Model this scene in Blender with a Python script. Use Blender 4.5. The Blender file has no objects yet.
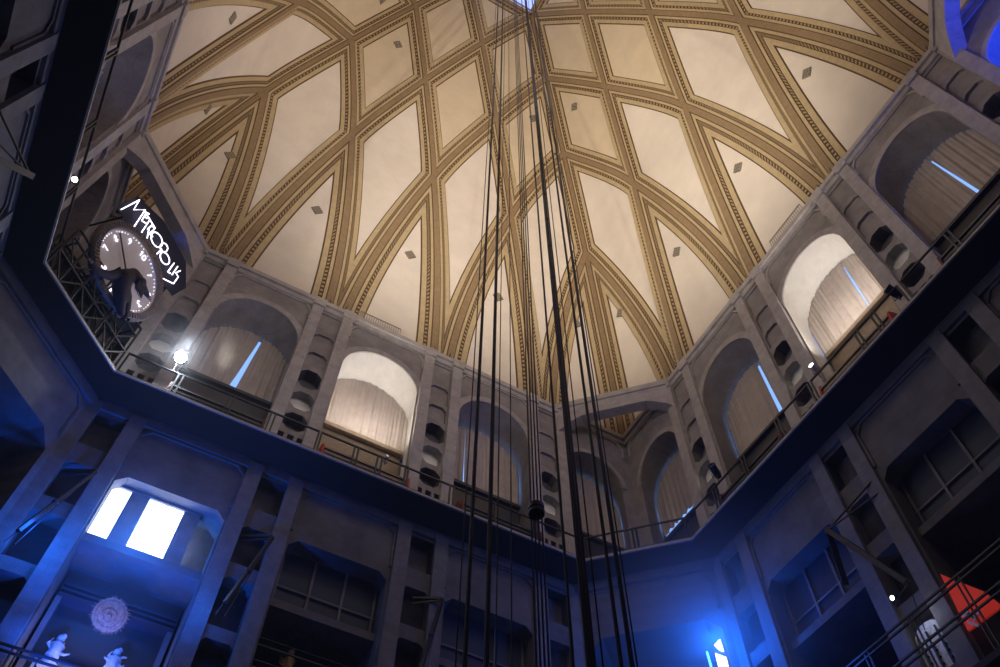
import bpy, bmesh, math, random
from mathutils import Vector, Matrix
from mathutils.geometry import delaunay_2d_cdt, intersect_line_line_2d
random.seed(7)
PI = math.pi
sc = bpy.context.scene
COL = sc.collection

# ------------------------------------------------------------------ camera
BL = Vector((-6.82, 10.9, 22.5))
CAM = Vector((-4.72771, -7.10098, 0.0)); FPX = 838.005
RX = Vector((0.87794, -0.47871, 0.00769)); RY = Vector((0.41113, 0.74559, -0.52447)); RZ = Vector((0.24534, 0.46361, 0.85139))
cd = bpy.data.cameras.new('camera'); cam = bpy.data.objects.new('camera', cd); COL.objects.link(cam)
cd.sensor_width = 36; cd.lens = 36 * FPX / 1000; cd.clip_end = 300; cd.clip_start = .05
m = Matrix((RX, -RY, -RZ)).transposed().to_4x4(); m.translation = CAM
cam.matrix_world = m
sc.camera = cam

def ray(px, py): return RX * ((px - 500) / FPX) + RY * ((py - 333.5) / FPX) + RZ
def onplane(px, py, n, d0):          # the point of a plane that was surveyed at this spot
    d = ray(px, py); n = Vector(n); return CAM + d * ((d0 - n.dot(CAM)) / n.dot(d))

# ------------------------------------------------------------------ materials
def mat(name, col, rough=.8, noise=0, nscale=3, metal=0, emit=None, estr=0, bump=0, col2=None, block=None):
    m = bpy.data.materials.new(name); m.use_nodes = True; nt = m.node_tree; b = nt.nodes['Principled BSDF']
    b.inputs['Base Color'].default_value = (*col, 1); b.inputs['Roughness'].default_value = rough
    b.inputs['Metallic'].default_value = metal
    if emit: b.inputs['Emission Color'].default_value = (*emit, 1); b.inputs['Emission Strength'].default_value = estr
    if noise or block or bump:
        tc = nt.nodes.new('ShaderNodeTexCoord'); n = nt.nodes.new('ShaderNodeTexNoise')
        n.inputs['Scale'].default_value = nscale; n.inputs['Detail'].default_value = 8; n.inputs['Roughness'].default_value = .65
        nt.links.new(tc.outputs['Object'], n.inputs['Vector'])
        r = nt.nodes.new('ShaderNodeMix'); r.data_type = 'RGBA'
        c2 = col2 or tuple(c * (1 - noise) for c in col)
        r.inputs['A'].default_value = (*c2, 1); r.inputs['B'].default_value = (*[min(1, c * (1 + noise * .5)) for c in col], 1)
        mr = nt.nodes.new('ShaderNodeMapRange'); mr.inputs['From Min'].default_value = .35; mr.inputs['From Max'].default_value = .65
        nt.links.new(n.outputs['Fac'], mr.inputs['Value']); nt.links.new(mr.outputs['Result'], r.inputs['Factor'])
        out = r.outputs['Result']
        if block:
            w = nt.nodes.new('ShaderNodeTexBrick'); w.inputs['Scale'].default_value = block
            w.inputs['Color1'].default_value = (1, 1, 1, 1); w.inputs['Color2'].default_value = (.93, .93, .93, 1); w.inputs['Mortar'].default_value = (.82, .82, .82, 1)
            w.inputs['Mortar Size'].default_value = .008; w.inputs['Brick Width'].default_value = .6; w.inputs['Row Height'].default_value = .3
            sx = nt.nodes.new('ShaderNodeSeparateXYZ'); cx = nt.nodes.new('ShaderNodeCombineXYZ'); ad = nt.nodes.new('ShaderNodeMath')
            nt.links.new(tc.outputs['Object'], sx.inputs[0]); nt.links.new(sx.outputs[0], ad.inputs[0]); nt.links.new(sx.outputs[1], ad.inputs[1])
            nt.links.new(ad.outputs[0], cx.inputs[0]); nt.links.new(sx.outputs[2], cx.inputs[1]); nt.links.new(cx.outputs[0], w.inputs['Vector'])
            mm = nt.nodes.new('ShaderNodeMix'); mm.data_type = 'RGBA'; mm.blend_type = 'MULTIPLY'; mm.inputs['Factor'].default_value = 1
            nt.links.new(out, mm.inputs['A']); nt.links.new(w.outputs['Color'], mm.inputs['B']); out = mm.outputs['Result']
        nt.links.new(out, b.inputs['Base Color'])
        if bump:
            bp = nt.nodes.new('ShaderNodeBump'); bp.inputs['Strength'].default_value = bump; bp.inputs['Distance'].default_value = .03
            n2 = nt.nodes.new('ShaderNodeTexNoise'); n2.inputs['Scale'].default_value = nscale * 6; n2.inputs['Detail'].default_value = 4
            nt.links.new(tc.outputs['Object'], n2.inputs['Vector']); nt.links.new(n2.outputs['Fac'], bp.inputs['Height']); nt.links.new(bp.outputs[0], b.inputs['Normal'])
    return m
M = {}
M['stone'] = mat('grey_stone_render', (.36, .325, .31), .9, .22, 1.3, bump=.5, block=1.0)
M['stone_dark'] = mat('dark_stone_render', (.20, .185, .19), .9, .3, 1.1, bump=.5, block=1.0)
M['pier_dark'] = mat('sooty_pier_stone', (.20, .19, .195), .9, .2, 2.2, bump=.5, block=1.0)  # darker copy of the pier stone, dimness of the lower hall in its colour
M['stone_low'] = mat('sooty_wall_stone', (.15, .14, .145), .9, .3, 1.1, bump=.5, block=1.0)  # gallery stone darkened: shade of the lower hall put into the colour
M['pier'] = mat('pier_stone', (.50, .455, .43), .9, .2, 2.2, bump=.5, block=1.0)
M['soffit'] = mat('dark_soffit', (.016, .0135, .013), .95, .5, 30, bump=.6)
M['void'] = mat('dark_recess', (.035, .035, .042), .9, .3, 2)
M['nosing'] = mat('stone_nosing', (.42, .37, .33), .8, .2, 5)
M['white'] = mat('white_plaster', (.72, .68, .62), .8, .08, 3, bump=.2)
M['cream'] = mat('cream_plaster', (.79, .70, .59), .85, .07, .7, bump=.15)
M['cream_ochre'] = mat('ochre_plaster', (.70, .575, .40), .85, .07, .7, bump=.15)
M['gold'] = mat('ochre_band', (.53, .405, .225), .8, .12, 3)
M['tan'] = mat('brown_ochre_band', (.31, .21, .11), .8, .15, 4)
M['line'] = mat('umber_line', (.11, .06, .022), .8)
M['curtain'] = mat('beige_curtain', (.56, .48, .42), .95, .12, 2)
M['black'] = mat('black_metal', (.010, .009, .011), .5)
M['cable'] = mat('steel_cable', (.022, .024, .034), .5, metal=.2)
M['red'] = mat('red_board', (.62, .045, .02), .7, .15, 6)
M['darkred'] = mat('maroon_board', (.16, .02, .02), .7)  # red board darkened, shade of the unlit arches put into the colour
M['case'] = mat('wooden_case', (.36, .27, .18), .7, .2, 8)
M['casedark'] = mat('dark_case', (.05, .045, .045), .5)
M['pinkstone'] = mat('warm_stone', (.36, .29, .26), .8, .2, 3)
M['day'] = mat('daylit_pane', (.3, .4, .7), .3, emit=(.25, .48, 1), estr=1.0)
M['sky'] = mat('lantern_glass', (.3, .35, .6), .3, emit=(.42, .5, .95), estr=.75)
M['panelglow'] = mat('backlit_panel', (.8, .8, .9), .3, emit=(.78, .9, 1), estr=7)
M['bulb'] = mat('lamp_glass', (1, 1, 1), .3, emit=(.8, .88, 1), estr=500)
M['bulbs'] = mat('small_lamp_glass', (1, 1, 1), .3, emit=(1, .9, .85), estr=22)
M['neon'] = mat('neon_tube', (1, 1, 1), .3, emit=(.93, .86, 1), estr=3.2)
M['dial'] = mat('dial_face', (.42, .36, .36), .6, .06, 3, emit=(.6, .5, .52), estr=.16)
M['dialglow'] = mat('dial_numeral', (.9, .9, 1), .5, emit=(.85, .85, 1), estr=1.5)
M['rim'] = mat('dial_rim', (.24, .18, .13), .7, .3, 9, bump=.6)
M['signboard'] = mat('sign_board', (.012, .012, .03), .9)
M['overall'] = mat('dark_overalls', (.045, .032, .036), .9, .3, 6)
M['skin'] = mat('skin_tone', (.30, .18, .15), .6)
M['hair'] = mat('dark_hair', (.05, .035, .035), .8)
M['disc'] = mat('copper_rosette', (.72, .40, .27), .6, .4, 12, bump=1)
M['ivory'] = mat('pale_carving', (.8, .8, .85), .6, .3, 9, bump=.8)
M['amber'] = mat('amber_carving', (.55, .36, .12), .6, .4, 8, bump=.8)
M['redscreen'] = mat('red_lit_panel', (.7, .06, .03), .5, emit=(1, .06, .025), estr=.14)
M['cyan'] = mat('cyan_tube', (.3, .9, 1), .3, emit=(.15, .9, 1), estr=3)
M['glassblue'] = mat('dark_glass', (.02, .03, .055), .65)

def beadmat():
    m = mat('bead_moulding', (.36, .26, .14), .8); nt = m.node_tree; b = nt.nodes['Principled BSDF']
    uv = nt.nodes.new('ShaderNodeUVMap'); s = nt.nodes.new('ShaderNodeSeparateXYZ'); f = nt.nodes.new('ShaderNodeMath'); f.operation = 'FRACT'
    mu = nt.nodes.new('ShaderNodeMath'); mu.operation = 'MULTIPLY'; mu.inputs[1].default_value = 3.2
    g = nt.nodes.new('ShaderNodeMath'); g.operation = 'GREATER_THAN'; g.inputs[1].default_value = .5
    r = nt.nodes.new('ShaderNodeMix'); r.data_type = 'RGBA'; r.inputs['A'].default_value = (.42, .30, .16, 1); r.inputs['B'].default_value = (.06, .032, .012, 1)
    nt.links.new(uv.outputs[0], s.inputs[0]); nt.links.new(s.outputs[0], mu.inputs[0]); nt.links.new(mu.outputs[0], f.inputs[0])
    nt.links.new(f.outputs[0], g.inputs[0]); nt.links.new(g.outputs[0], r.inputs['Factor']); nt.links.new(r.outputs['Result'], b.inputs['Base Color'])
    return m
M['bead'] = beadmat()
def grillemat():
    m = mat('vent_grille_metal', (.2, .17, .13), .7); nt = m.node_tree; b = nt.nodes['Principled BSDF']
    tc = nt.nodes.new('ShaderNodeTexCoord'); w = nt.nodes.new('ShaderNodeTexChecker'); w.inputs['Scale'].default_value = 9
    w.inputs['Color1'].default_value = (.32, .27, .2, 1); w.inputs['Color2'].default_value = (.14, .12, .09, 1)
    nt.links.new(tc.outputs['Object'], w.inputs['Vector']); nt.links.new(w.outputs['Color'], b.inputs['Base Color'])
    return m
M['grille'] = grillemat()

# ------------------------------------------------------------------ mesh builder
class MB:
    def __init__(s): s.v = []; s.f = []; s.m = []; s.uv = []
    def add(s, vs, fs, mi=0, uvs=None):
        o = len(s.v); s.v += [Vector(p) for p in vs]
        for k, f in enumerate(fs):
            s.f.append([o + i for i in f]); s.m.append(mi); s.uv.append(uvs[k] if uvs else None)
    def hexa(s, p, mi=0):   # 8 corners: bottom 4 then top 4
        s.add(p, [(0, 3, 2, 1), (4, 5, 6, 7), (0, 1, 5, 4), (1, 2, 6, 5), (2, 3, 7, 6), (3, 0, 4, 7)], mi)
    def box(s, T, a, b, mi=0):   # T maps local (s,d,z); a,b opposite corners
        (x0, y0, z0), (x1, y1, z1) = a, b
        s.hexa([T(x0, y0, z0), T(x1, y0, z0), T(x1, y1, z0), T(x0, y1, z0), T(x0, y0, z1), T(x1, y0, z1), T(x1, y1, z1), T(x0, y1, z1)], mi)
    def bar(s, p, q, w=.04, h=None, mi=0, up=Vector((0, 0, 1))):
        p = Vector(p); q = Vector(q); d = (q - p)
        if d.length < 1e-6: return
        d.normalize(); u = up - d * up.dot(d)
        if u.length < 1e-3: u = Vector((1, 0, 0)) - d * d.x
        u.normalize(); r = d.cross(u); h = h or w
        c = [(-w / 2, -h / 2), (w / 2, -h / 2), (w / 2, h / 2), (-w / 2, h / 2)]
        s.hexa([p + r * a + u * b for a, b in c] + [q + r * a + u * b for a, b in c], mi)
    def tube(s, pts, r, n=8, mi=0, cap=True):
        pts = [Vector(p) for p in pts]; rings = []; prev = None
        for i, p in enumerate(pts):
            a = pts[max(0, i - 1)]; b = pts[min(len(pts) - 1, i + 1)]; d = (b - a).normalized()
            u = prev - d * prev.dot(d) if prev else (Vector((0, 0, 1)) - d * d.z)
            if u.length < 1e-3: u = Vector((1, 0, 0)) - d * d.x
            u.normalize(); prev = u; w = d.cross(u); rr = r[i] if isinstance(r, (list, tuple)) else r
            rings.append([p + (u * math.cos(2 * PI * k / n) + w * math.sin(2 * PI * k / n)) * rr for k in range(n)])
        vs = [q for g in rings for q in g]; fs = []
        for i in range(len(rings) - 1):
            for k in range(n): fs.append((i * n + k, i * n + (k + 1) % n, (i + 1) * n + (k + 1) % n, (i + 1) * n + k))
        if cap: fs += [tuple(range(n))[::-1], tuple((len(rings) - 1) * n + k for k in range(n))]
        s.add(vs, fs, mi)
    def lathe(s, c, axis, prof, n=32, mi=0):   # prof (r, h) along axis
        c = Vector(c); a = Vector(axis).normalized(); u = a.orthogonal().normalized(); w = a.cross(u)
        vs = [c + (u * math.cos(2 * PI * k / n) + w * math.sin(2 * PI * k / n)) * r + a * h for r, h in prof for k in range(n)]
        fs = [(i * n + k, i * n + (k + 1) % n, (i + 1) * n + (k + 1) % n, (i + 1) * n + k) for i in range(len(prof) - 1) for k in range(n)]
        s.add(vs, fs, mi)
    def ball(s, c, r, mi=0, n=12):
        c = Vector(c); r = Vector((r, r, r)) if not hasattr(r, '__len__') else Vector(r)
        s.add([c + Vector((r.x * math.sin(PI * i / n) * math.cos(2 * PI * k / n), r.y * math.sin(PI * i / n) * math.sin(2 * PI * k / n), r.z * math.cos(PI * i / n))) for i in range(n + 1) for k in range(n)],
              [(i * n + k, i * n + (k + 1) % n, (i + 1) * n + (k + 1) % n, (i + 1) * n + k) for i in range(n) for k in range(n)], mi)
    def build(s, name, mats, parent=None, smooth=False):
        if not isinstance(mats, (list, tuple)): mats = [mats]
        loc = Vector(parent.location) if parent is not None and parent.type == 'EMPTY' else Vector((0, 0, 0))
        if parent is not None and parent.parent is not None and parent.type != 'EMPTY': pass
        p = parent
        while p is not None: 
            if p.type == 'EMPTY': loc = Vector(p.location)
            p = p.parent
        me = bpy.data.meshes.new(name); me.from_pydata([v - loc for v in s.v], [], s.f)
        for k in mats: me.materials.append(M[k])
        for p, i in zip(me.polygons, s.m): p.material_index = i
        if any(u is not None for u in s.uv):
            L = me.uv_layers.new(name='UVMap')
            for p, u in zip(me.polygons, s.uv):
                if u:
                    for li, q in zip(p.loop_indices, u): L.data[li].uv = q
        bm = bmesh.new(); bm.from_mesh(me); bmesh.ops.remove_doubles(bm, verts=bm.verts, dist=1e-5) ; bmesh.ops.recalc_face_normals(bm, faces=bm.faces); bm.to_mesh(me); bm.free()
        if smooth:
            for p in me.polygons: p.use_smooth = True
        o = bpy.data.objects.new(name, me); COL.objects.link(o)
        if parent is not None: o.parent = parent
        return o
def setp(o, label=None, cat=None, group=None, kind=None):
    if label: o['label'] = label
    if cat: o['category'] = cat
    if group: o['group'] = group
    if kind: o['kind'] = kind
    return o
def thing(name, loc, label, cat, group=None, kind=None):
    o = bpy.data.objects.new(name, None); o.empty_display_size = .2; COL.objects.link(o); o.location = Vector(loc)
    return setp(o, label, cat, group, kind)

# ------------------------------------------------------------------ walls: local (s along, d outward, z up)
H = 12.0
def WT(k):    # 0 left-hand wall of the photo, 1 right-hand, 2 far left, 3 behind the camera
    return {0: lambda s, d, z: Vector((s, H + d, z)), 1: lambda s, d, z: Vector((H + d, -s, z)),
            2: lambda s, d, z: Vector((-H - d, s, z)), 3: lambda s, d, z: Vector((-s, -H - d, z))}[k]
def inside(p, poly):
    c = False; n = len(poly)
    for i in range(n):
        a = poly[i]; b = poly[(i + 1) % n]
        if (a[1] > p[1]) != (b[1] > p[1]) and p[0] < (b[0] - a[0]) * (p[1] - a[1]) / (b[1] - a[1]) + a[0]: c = not c
    return c
def plate(mb, T, outer, holes, d=0., mi=0):
    """flat wall plate with real openings. holes: list of (poly, depth, back?, mi_reveal, mi_back)"""
    pts = []; edges = []
    for poly in [outer] + [h[0] for h in holes]:
        o = len(pts); pts += [Vector(p) for p in poly]; n = len(poly); edges += [(o + i, o + (i + 1) % n) for i in range(n)]
    vs, es, fs, *_ = delaunay_2d_cdt(pts, edges, [], 0, 1e-5)
    keep = []
    for f in fs:
        c = sum((vs[i] for i in f), Vector((0, 0))) / len(f)
        if inside(c, outer) and not any(inside(c, h[0]) for h in holes): keep.append(tuple(f))
    mb.add([T(v.x, d, v.y) for v in vs], keep, mi)
    for poly, dep, back, mr, mbk in holes:
        n = len(poly); vv = [T(p[0], d, p[1]) for p in poly] + [T(p[0], d + dep, p[1]) for p in poly]
        mb.add(vv, [(i, (i + 1) % n, n + (i + 1) % n, n + i) for i in range(n)], mr)
        if back: mb.add([T(p[0], d + dep, p[1]) for p in poly], [tuple(range(n))], mbk)
def rect(a, b, c, d): return [(a, c), (b, c), (b, d), (a, d)]
def cham(a, b, c, d, t=.15, bot=False, bt=None):
    bt = bt if bt is not None else t
    base = [(a + bt, c), (b - bt, c), (b, c + bt)] if bot else [(a, c), (b, c)]
    return base + [(b, d - t), (b - t, d), (a + t, d), (a, d - t)] + ([(a, c + bt)] if bot else [])
def arch(c, r, z0, spring, n=24): return [(c - r, z0), (c + r, z0)] + [(c + r * math.cos(PI * i / n), spring + r * math.sin(PI * i / n)) for i in range(n + 1)]

GZ = 20.76; CZ = 30.8
PIL = [1.915, 3.257, 7.043, 8.394]
BAYS = [(-5.15, 1.62), (0, 1.62), (5.15, 1.62)]
SMALL = [(-10.02, 1.38), (10.02, 1.38)]
WALLNAME = ['wall_left', 'wall_right', 'wall_far_left', 'wall_rear']
SIDE = ['left-hand wall', 'right-hand wall', 'far left wall', 'rear wall']

def BACK(c):    # centre, radius and springing of the window arch behind an opening
    return (c, 1.87, 26.58) if abs(c) < 9 else (math.copysign(10.22, c), 1.84, 26.66)
def niches_upper(c):   # recesses between a pair of pilasters, c = centre
    a, b = c - .43, c + .43; L = []
    L.append((rect(a, b, 28.85, 30.15), .07, True, 0, 0))
    L.append((cham(a + .02, b - .02, 27.5, 28.62, .16), .10, True, 0, 0))
    L.append((cham(a + .04, b - .04, 26.35, 27.3, .16), .12, True, 0, 0))
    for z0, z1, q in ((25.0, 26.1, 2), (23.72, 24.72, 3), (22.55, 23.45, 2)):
        L.append((cham(a + .02, b - .02, z0, z1, .22, True), .34 if q == 3 else .5, True, 2, q))  # dark reveals, white middle backs: shade and light put into the colour
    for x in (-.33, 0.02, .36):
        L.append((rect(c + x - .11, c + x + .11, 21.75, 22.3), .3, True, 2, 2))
    return L

for k in range(4):
    T = WT(k)
    # ---------------- gallery level wall
    mb = MB(); holes = []
    for c, r in BAYS: holes.append((arch(c, r, GZ, 27.35), .02, False, 0, 0))
    for c, r in SMALL: holes.append((arch(c, r, GZ, 27.15), .02, False, 0, 0))
    for sg in (-1, 1):
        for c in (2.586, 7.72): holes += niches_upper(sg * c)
    # reveals of the two lit arches whitened, lamplight put into the colour
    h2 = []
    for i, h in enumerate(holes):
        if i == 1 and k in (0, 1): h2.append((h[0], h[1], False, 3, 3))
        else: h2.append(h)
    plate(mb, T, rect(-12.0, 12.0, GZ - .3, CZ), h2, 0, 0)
    # splayed reveals: each arch widens and drops towards its window
    for i, (c, r) in enumerate(BAYS + SMALL):
        big = i < 3; a = arch(c, r, GZ, 27.35 if big else 27.15); c2, r2, s2 = BACK(c)
        b = arch(c2, r2, GZ, s2); n = len(a)
        mb.add([T(p[0], .01, p[1]) for p in a] + [T(p[0], 1.25, p[1]) for p in b], [(q, (q + 1) % n, n + (q + 1) % n, n + q) for q in range(1, n)], 3 if (c == 0 and k in (0, 1)) else 0)
    # archivolt rings and spandrel frames
    for (c, r), sp in [(b, 27.35) for b in BAYS] + [(b, 27.15) for b in SMALL]:
        a = arch(c, r + .0, sp - .01, sp)[2:]; b = arch(c, r + .30 if r > 1.5 else r + .22, sp - .01, sp)[2:]
        n = len(a)
        vs = [T(p[0], -.05, p[1]) for p in a] + [T(p[0], -.05, p[1]) for p in b] + [T(p[0], .02, p[1]) for p in b] + [T(p[0], .02, p[1]) for p in a]
        fs = []
        for i in range(n - 1): fs += [(i, i + 1, n + i + 1, n + i), (n + i, n + i + 1, 2 * n + i + 1, 2 * n + i), (i, i + 1, 3 * n + i + 1, 3 * n + i)]
        mb.add(vs, fs, 1)
    for c, w in [(b[0], 1.66) for b in BAYS] + [(-10.2, 1.55), (10.2, 1.55)]:   # thin raised panel frame with chamfered corners under the cornice
        z1 = 30.22; z0 = 29.85
        P = [(c - w, z0 - .6), (c - w, z0), (c - w + .25, z1), (c + w - .25, z1), (c + w, z0), (c + w, z0 - .6)]
        for p, q in zip(P[:-1], P[1:]): mb.bar(T(p[0], -.03, p[1]), T(q[0], -.03, q[1]), .09, .07, 1)
    # cornice
    mb.box(T, (-12, -.10, 30.28), (12, .0, 30.55), 1)
    mb.box(T, (-12, -.20, 30.55), (12, .3, 30.80), 1)
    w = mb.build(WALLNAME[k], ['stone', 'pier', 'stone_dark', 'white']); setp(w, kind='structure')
    if k < 3:
        for s in PIL:
            for sg in (-1, 1):
                p = MB(); p.box(T, (sg * s - .225, -.16, GZ - .1), (sg * s + .225, .05, 30.3), 0)
                p.box(T, (sg * s - .26, -.24, 30.3), (sg * s + .26, .0, 30.83), 0)
                p.build('pilaster', 'pier', w)
    else:
        p = MB()
        for s in PIL:
            for sg in (-1, 1): p.box(T, (sg * s - .225, -.16, GZ - .1), (sg * s + .225, .05, 30.3), 0)
        p.build('pilaster', 'pier', w)
    # back wall of the gallery niches with an arched window opening
    if k < 3:
        mb = MB(); holes = []
        for c, r in BAYS: holes.append((arch(c, 1.82, 24.9, 26.58), .08, False, 0, 0))
        for c, r in SMALL: holes.append((arch(BACK(c)[0], 1.78, 24.9, 26.66), .08, False, 0, 0))
        plate(mb, T, rect(-13.2, 13.2, GZ - .3, 30.4), holes, 1.26, 0)
        mb.build('niche_wall', 'stone', w)
        for c, r in BAYS + SMALL:
            if c == 0 and k < 2: continue
            c, r, _ = BACK(c); r -= .12; mb = MB(); mb.box(T, (c - r, 1.05, GZ), (c + r, 1.25, 24.6), 0); mb.box(T, (c - r, .9, 24.45), (c + r, 1.05, 24.6), 0); mb.build('window_apron', 'casedark', w)  # dark panel added under the curtain, shade put into its colour
        for (c, r), wh in [(BAYS[1], k in (0, 1))]:
            if wh:
                mb = MB(); P = [p for p in arch(c, 1.84, 24.9, 26.58)][2:]; mb.tube([T(p[0], 1.22, p[1]) for p in P], .05, 6)
                mb.build('window_surround', 'white', w)
                mb = MB(); mb.box(T, (c - 1.75, .95, 24.75), (c + 1.75, 1.25, 24.95), 0); mb.box(T, (c - 1.75, 1.15, GZ), (c + 1.75, 1.24, 24.75), 0); mb.build('window_sill', 'case', w)
    # ---------------- lower wall between the chamfered corners
    mb = MB(); holes = []
    for sg in (-1, 1):
        for c in (2.586, 7.72):
            c *= sg; a, b = c - .44, c + .44
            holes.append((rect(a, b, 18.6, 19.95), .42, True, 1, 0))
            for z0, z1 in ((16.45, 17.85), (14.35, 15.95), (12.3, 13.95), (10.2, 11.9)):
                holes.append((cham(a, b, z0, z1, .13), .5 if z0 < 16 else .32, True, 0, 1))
                
    for c in (-5.15, 0, 5.15): holes.append((cham(c - 1.6, c + 1.6, 6.0, 18.02, .28), 3.2, False, 0, 0))
    plate(mb, T, rect(-8.5, 8.5, -1.5, 20.5), holes, 0, 0)
    for c in (-5.15, 0, 5.15):     # back of each bay, dividing beam, framed panel above
        mb.box(T, (c - 1.7, 3.2, 5.8), (c + 1.7, 3.3, 18.3), 1)
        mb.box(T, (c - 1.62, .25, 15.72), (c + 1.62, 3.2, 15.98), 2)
        P = [(c - 1.62, 18.3), (c - 1.62, 19.7), (c - 1.35, 20.0), (c + 1.35, 20.0), (c + 1.62, 19.7), (c + 1.62, 18.3)]
        for p, q in zip(P[:-1], P[1:]): mb.bar(T(p[0], -.02, p[1]), T(q[0], -.02, q[1]), .08, .07, 2)
    for sg in (-1, 1):
        for c in (2.586, 7.72):    # small square sinking in the second recess
            pass
    mb.box(T, (-8.5, -.10, 20.08), (8.5, .02, 20.45), 2)
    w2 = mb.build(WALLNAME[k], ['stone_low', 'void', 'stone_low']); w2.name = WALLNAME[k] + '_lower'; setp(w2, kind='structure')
    for s in PIL:
        for sg in (-1, 1):
            p = MB(); p.box(T, (sg * s - .235, -.14, -1.4), (sg * s + .235, .0, 20.3), 0)
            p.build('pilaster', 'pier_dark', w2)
    # chamfered corner wall between this wall and the next one clockwise (s -> +12)
    A = T(8.4, 0, 0); B = (T(8.4, 0, 0)); B = {0: Vector((12, 8.4, 0)), 1: Vector((8.4, -12, 0)), 2: Vector((-8.4, 12, 0)), 3: Vector((-12, -8.4, 0))}[k]
    dirv = (B - A); Ld = dirv.length; dirv.normalize(); nrm = Vector((A.x + B.x, A.y + B.y, 0)).normalized()
    TC = lambda s, d, z, A=A, dirv=dirv, nrm=nrm: Vector((A.x, A.y, 0)) + dirv * s + nrm * d + Vector((0, 0, z))
    mb = MB()
    plate(mb, TC, rect(0, Ld, -1.5, 20.5), [(cham(.42, Ld - .42, 6, 18.1, .45), 2.6, False, 0, 0)], 0, 0)
    mb.box(TC, (.3, 2.6, 5.8), (Ld - .3, 2.7, 18.4), 1)
    mb.box(TC, (.42, .4, 15.7), (Ld - .42, 2.6, 15.95), 0)
    P = [(.35, 18.4), (.35, 19.6), (.65, 19.95), (Ld - .65, 19.95), (Ld - .35, 19.6), (Ld - .35, 18.4)]
    for p, q in zip(P[:-1], P[1:]): mb.bar(TC(p[0], -.02, p[1]), TC(q[0], -.02, q[1]), .08, .07, 0)
    mb.box(TC, (0, -.10, 20.08), (Ld, .02, 20.45), 0)
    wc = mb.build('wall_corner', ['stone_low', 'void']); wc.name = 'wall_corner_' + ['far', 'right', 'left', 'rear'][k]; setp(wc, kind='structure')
    # bridging arch across the corner at cornice height
    mb = MB(); n = 14; prof = []
    for i in range(n + 1):
        t = i / n; x = t * Ld; e = abs(2 * t - 1)
        prof.append((x, 29.72 - .75 * max(0, e - .55) / .45 * (e)))
    for (x0, z0), (x1, z1) in zip(prof[:-1], prof[1:]):
        mb.hexa([TC(x0, -.22, z0), TC(x1, -.22, z1), TC(x1, .28, z1), TC(x0, .28, z0), TC(x0, -.22, 30.5), TC(x1, -.22, 30.5), TC(x1, .28, 30.5), TC(x0, .28, 30.5)], 0)
    mb.box(TC, (0, -.3, 30.5), (Ld, .34, 30.82), 0)
    br = mb.build('trim_corner_bridge', 'pier'); br.name = 'trim_%d' % (k + 1); setp(br, kind='structure')

# ---------------- gallery slab (one octagonal ring) and its nosing
OB = [(-8.258, 10.94), (8.258, 10.94), (10.94, 8.258), (10.94, -8.258), (8.258, -10.94), (-8.258, -10.94), (-10.94, -8.258), (-10.94, 8.258)]
OUT = [(-8.6, 13.2), (8.6, 13.2), (13.2, 8.6), (13.2, -8.6), (8.6, -13.2), (-8.6, -13.2), (-13.2, -8.6), (-13.2, 8.6)]
MID = [(-8.45, 12.05), (8.45, 12.05), (12.05, 8.45), (12.05, -8.45), (8.45, -12.05), (-8.45, -12.05), (-12.05, -8.45), (-12.05, 8.45)]
mb = MB(); n = 8
for i in range(n):
    j = (i + 1) % n
    a, b = OB[i], OB[j]; c, d = MID[i], MID[j]; e, f = OUT[i], OUT[j]
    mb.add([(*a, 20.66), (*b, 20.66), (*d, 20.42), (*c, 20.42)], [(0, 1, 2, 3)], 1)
    mb.add([(*a, 20.74), (*b, 20.74), (*f, 20.74), (*e, 20.74)], [(0, 1, 2, 3)], 0)
    mb.add([(*a, 20.66), (*b, 20.66), (*b, 20.74), (*a, 20.74)], [(0, 1, 2, 3)], 0)
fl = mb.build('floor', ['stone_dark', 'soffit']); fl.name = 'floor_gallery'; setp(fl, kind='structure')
mb = MB()
for i in range(n):
    a, b = OB[i], OB[(i + 1) % n]; mb.bar((*a, 20.74), (*b, 20.74), .07, .09)
o = mb.build('trim_5', 'nosing'); setp(o, kind='structure')
mb = MB(); mb.add([(-13, -13, -1.5), (13, -13, -1.5), (13, 13, -1.5), (-13, 13, -1.5)], [(0, 1, 2, 3)])
setp(mb.build('floor', 'void'), kind='structure')

# ------------------------------------------------------------------ dome: four flat-swept faces with a lattice of ribs
PW = [(12.0, 30.8), (10.14, 45.35), (7.47, 52.6), (4.94, 58.0), (2.52, 62.4)]
NS = 160
def pchip(xs, ys):
    n = len(xs); h = [xs[i + 1] - xs[i] for i in range(n - 1)]; dl = [(ys[i + 1] - ys[i]) / h[i] for i in range(n - 1)]
    d = [0] * n
    for i in range(1, n - 1):
        w1 = 2 * h[i] + h[i - 1]; w2 = h[i] + 2 * h[i - 1]; d[i] = (w1 + w2) / (w1 / dl[i - 1] + w2 / dl[i])
    d[0] = -.035; d[-1] = dl[-1] * 1.08
    def f(x):
        i = 0
        while i < n - 2 and x > xs[i + 1]: i += 1
        t = (x - xs[i]) / h[i]; t2 = t * t; t3 = t2 * t
        return (2 * t3 - 3 * t2 + 1) * ys[i] + (t3 - 2 * t2 + t) * h[i] * d[i] + (-2 * t3 + 3 * t2) * ys[i + 1] + (t3 - t2) * h[i] * d[i + 1]
    return f
fw = pchip([p[1] for p in PW], [p[0] for p in PW])
TAB = []; v = 0
for i in range(NS + 1):
    z = 30.8 + (62.4 - 30.8) * i / NS; w = fw(z)
    if TAB: v += math.hypot(w - TAB[-1][1], z - TAB[-1][2])
    TAB.append((v, w, z))
VM = TAB[-1][0]
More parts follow.
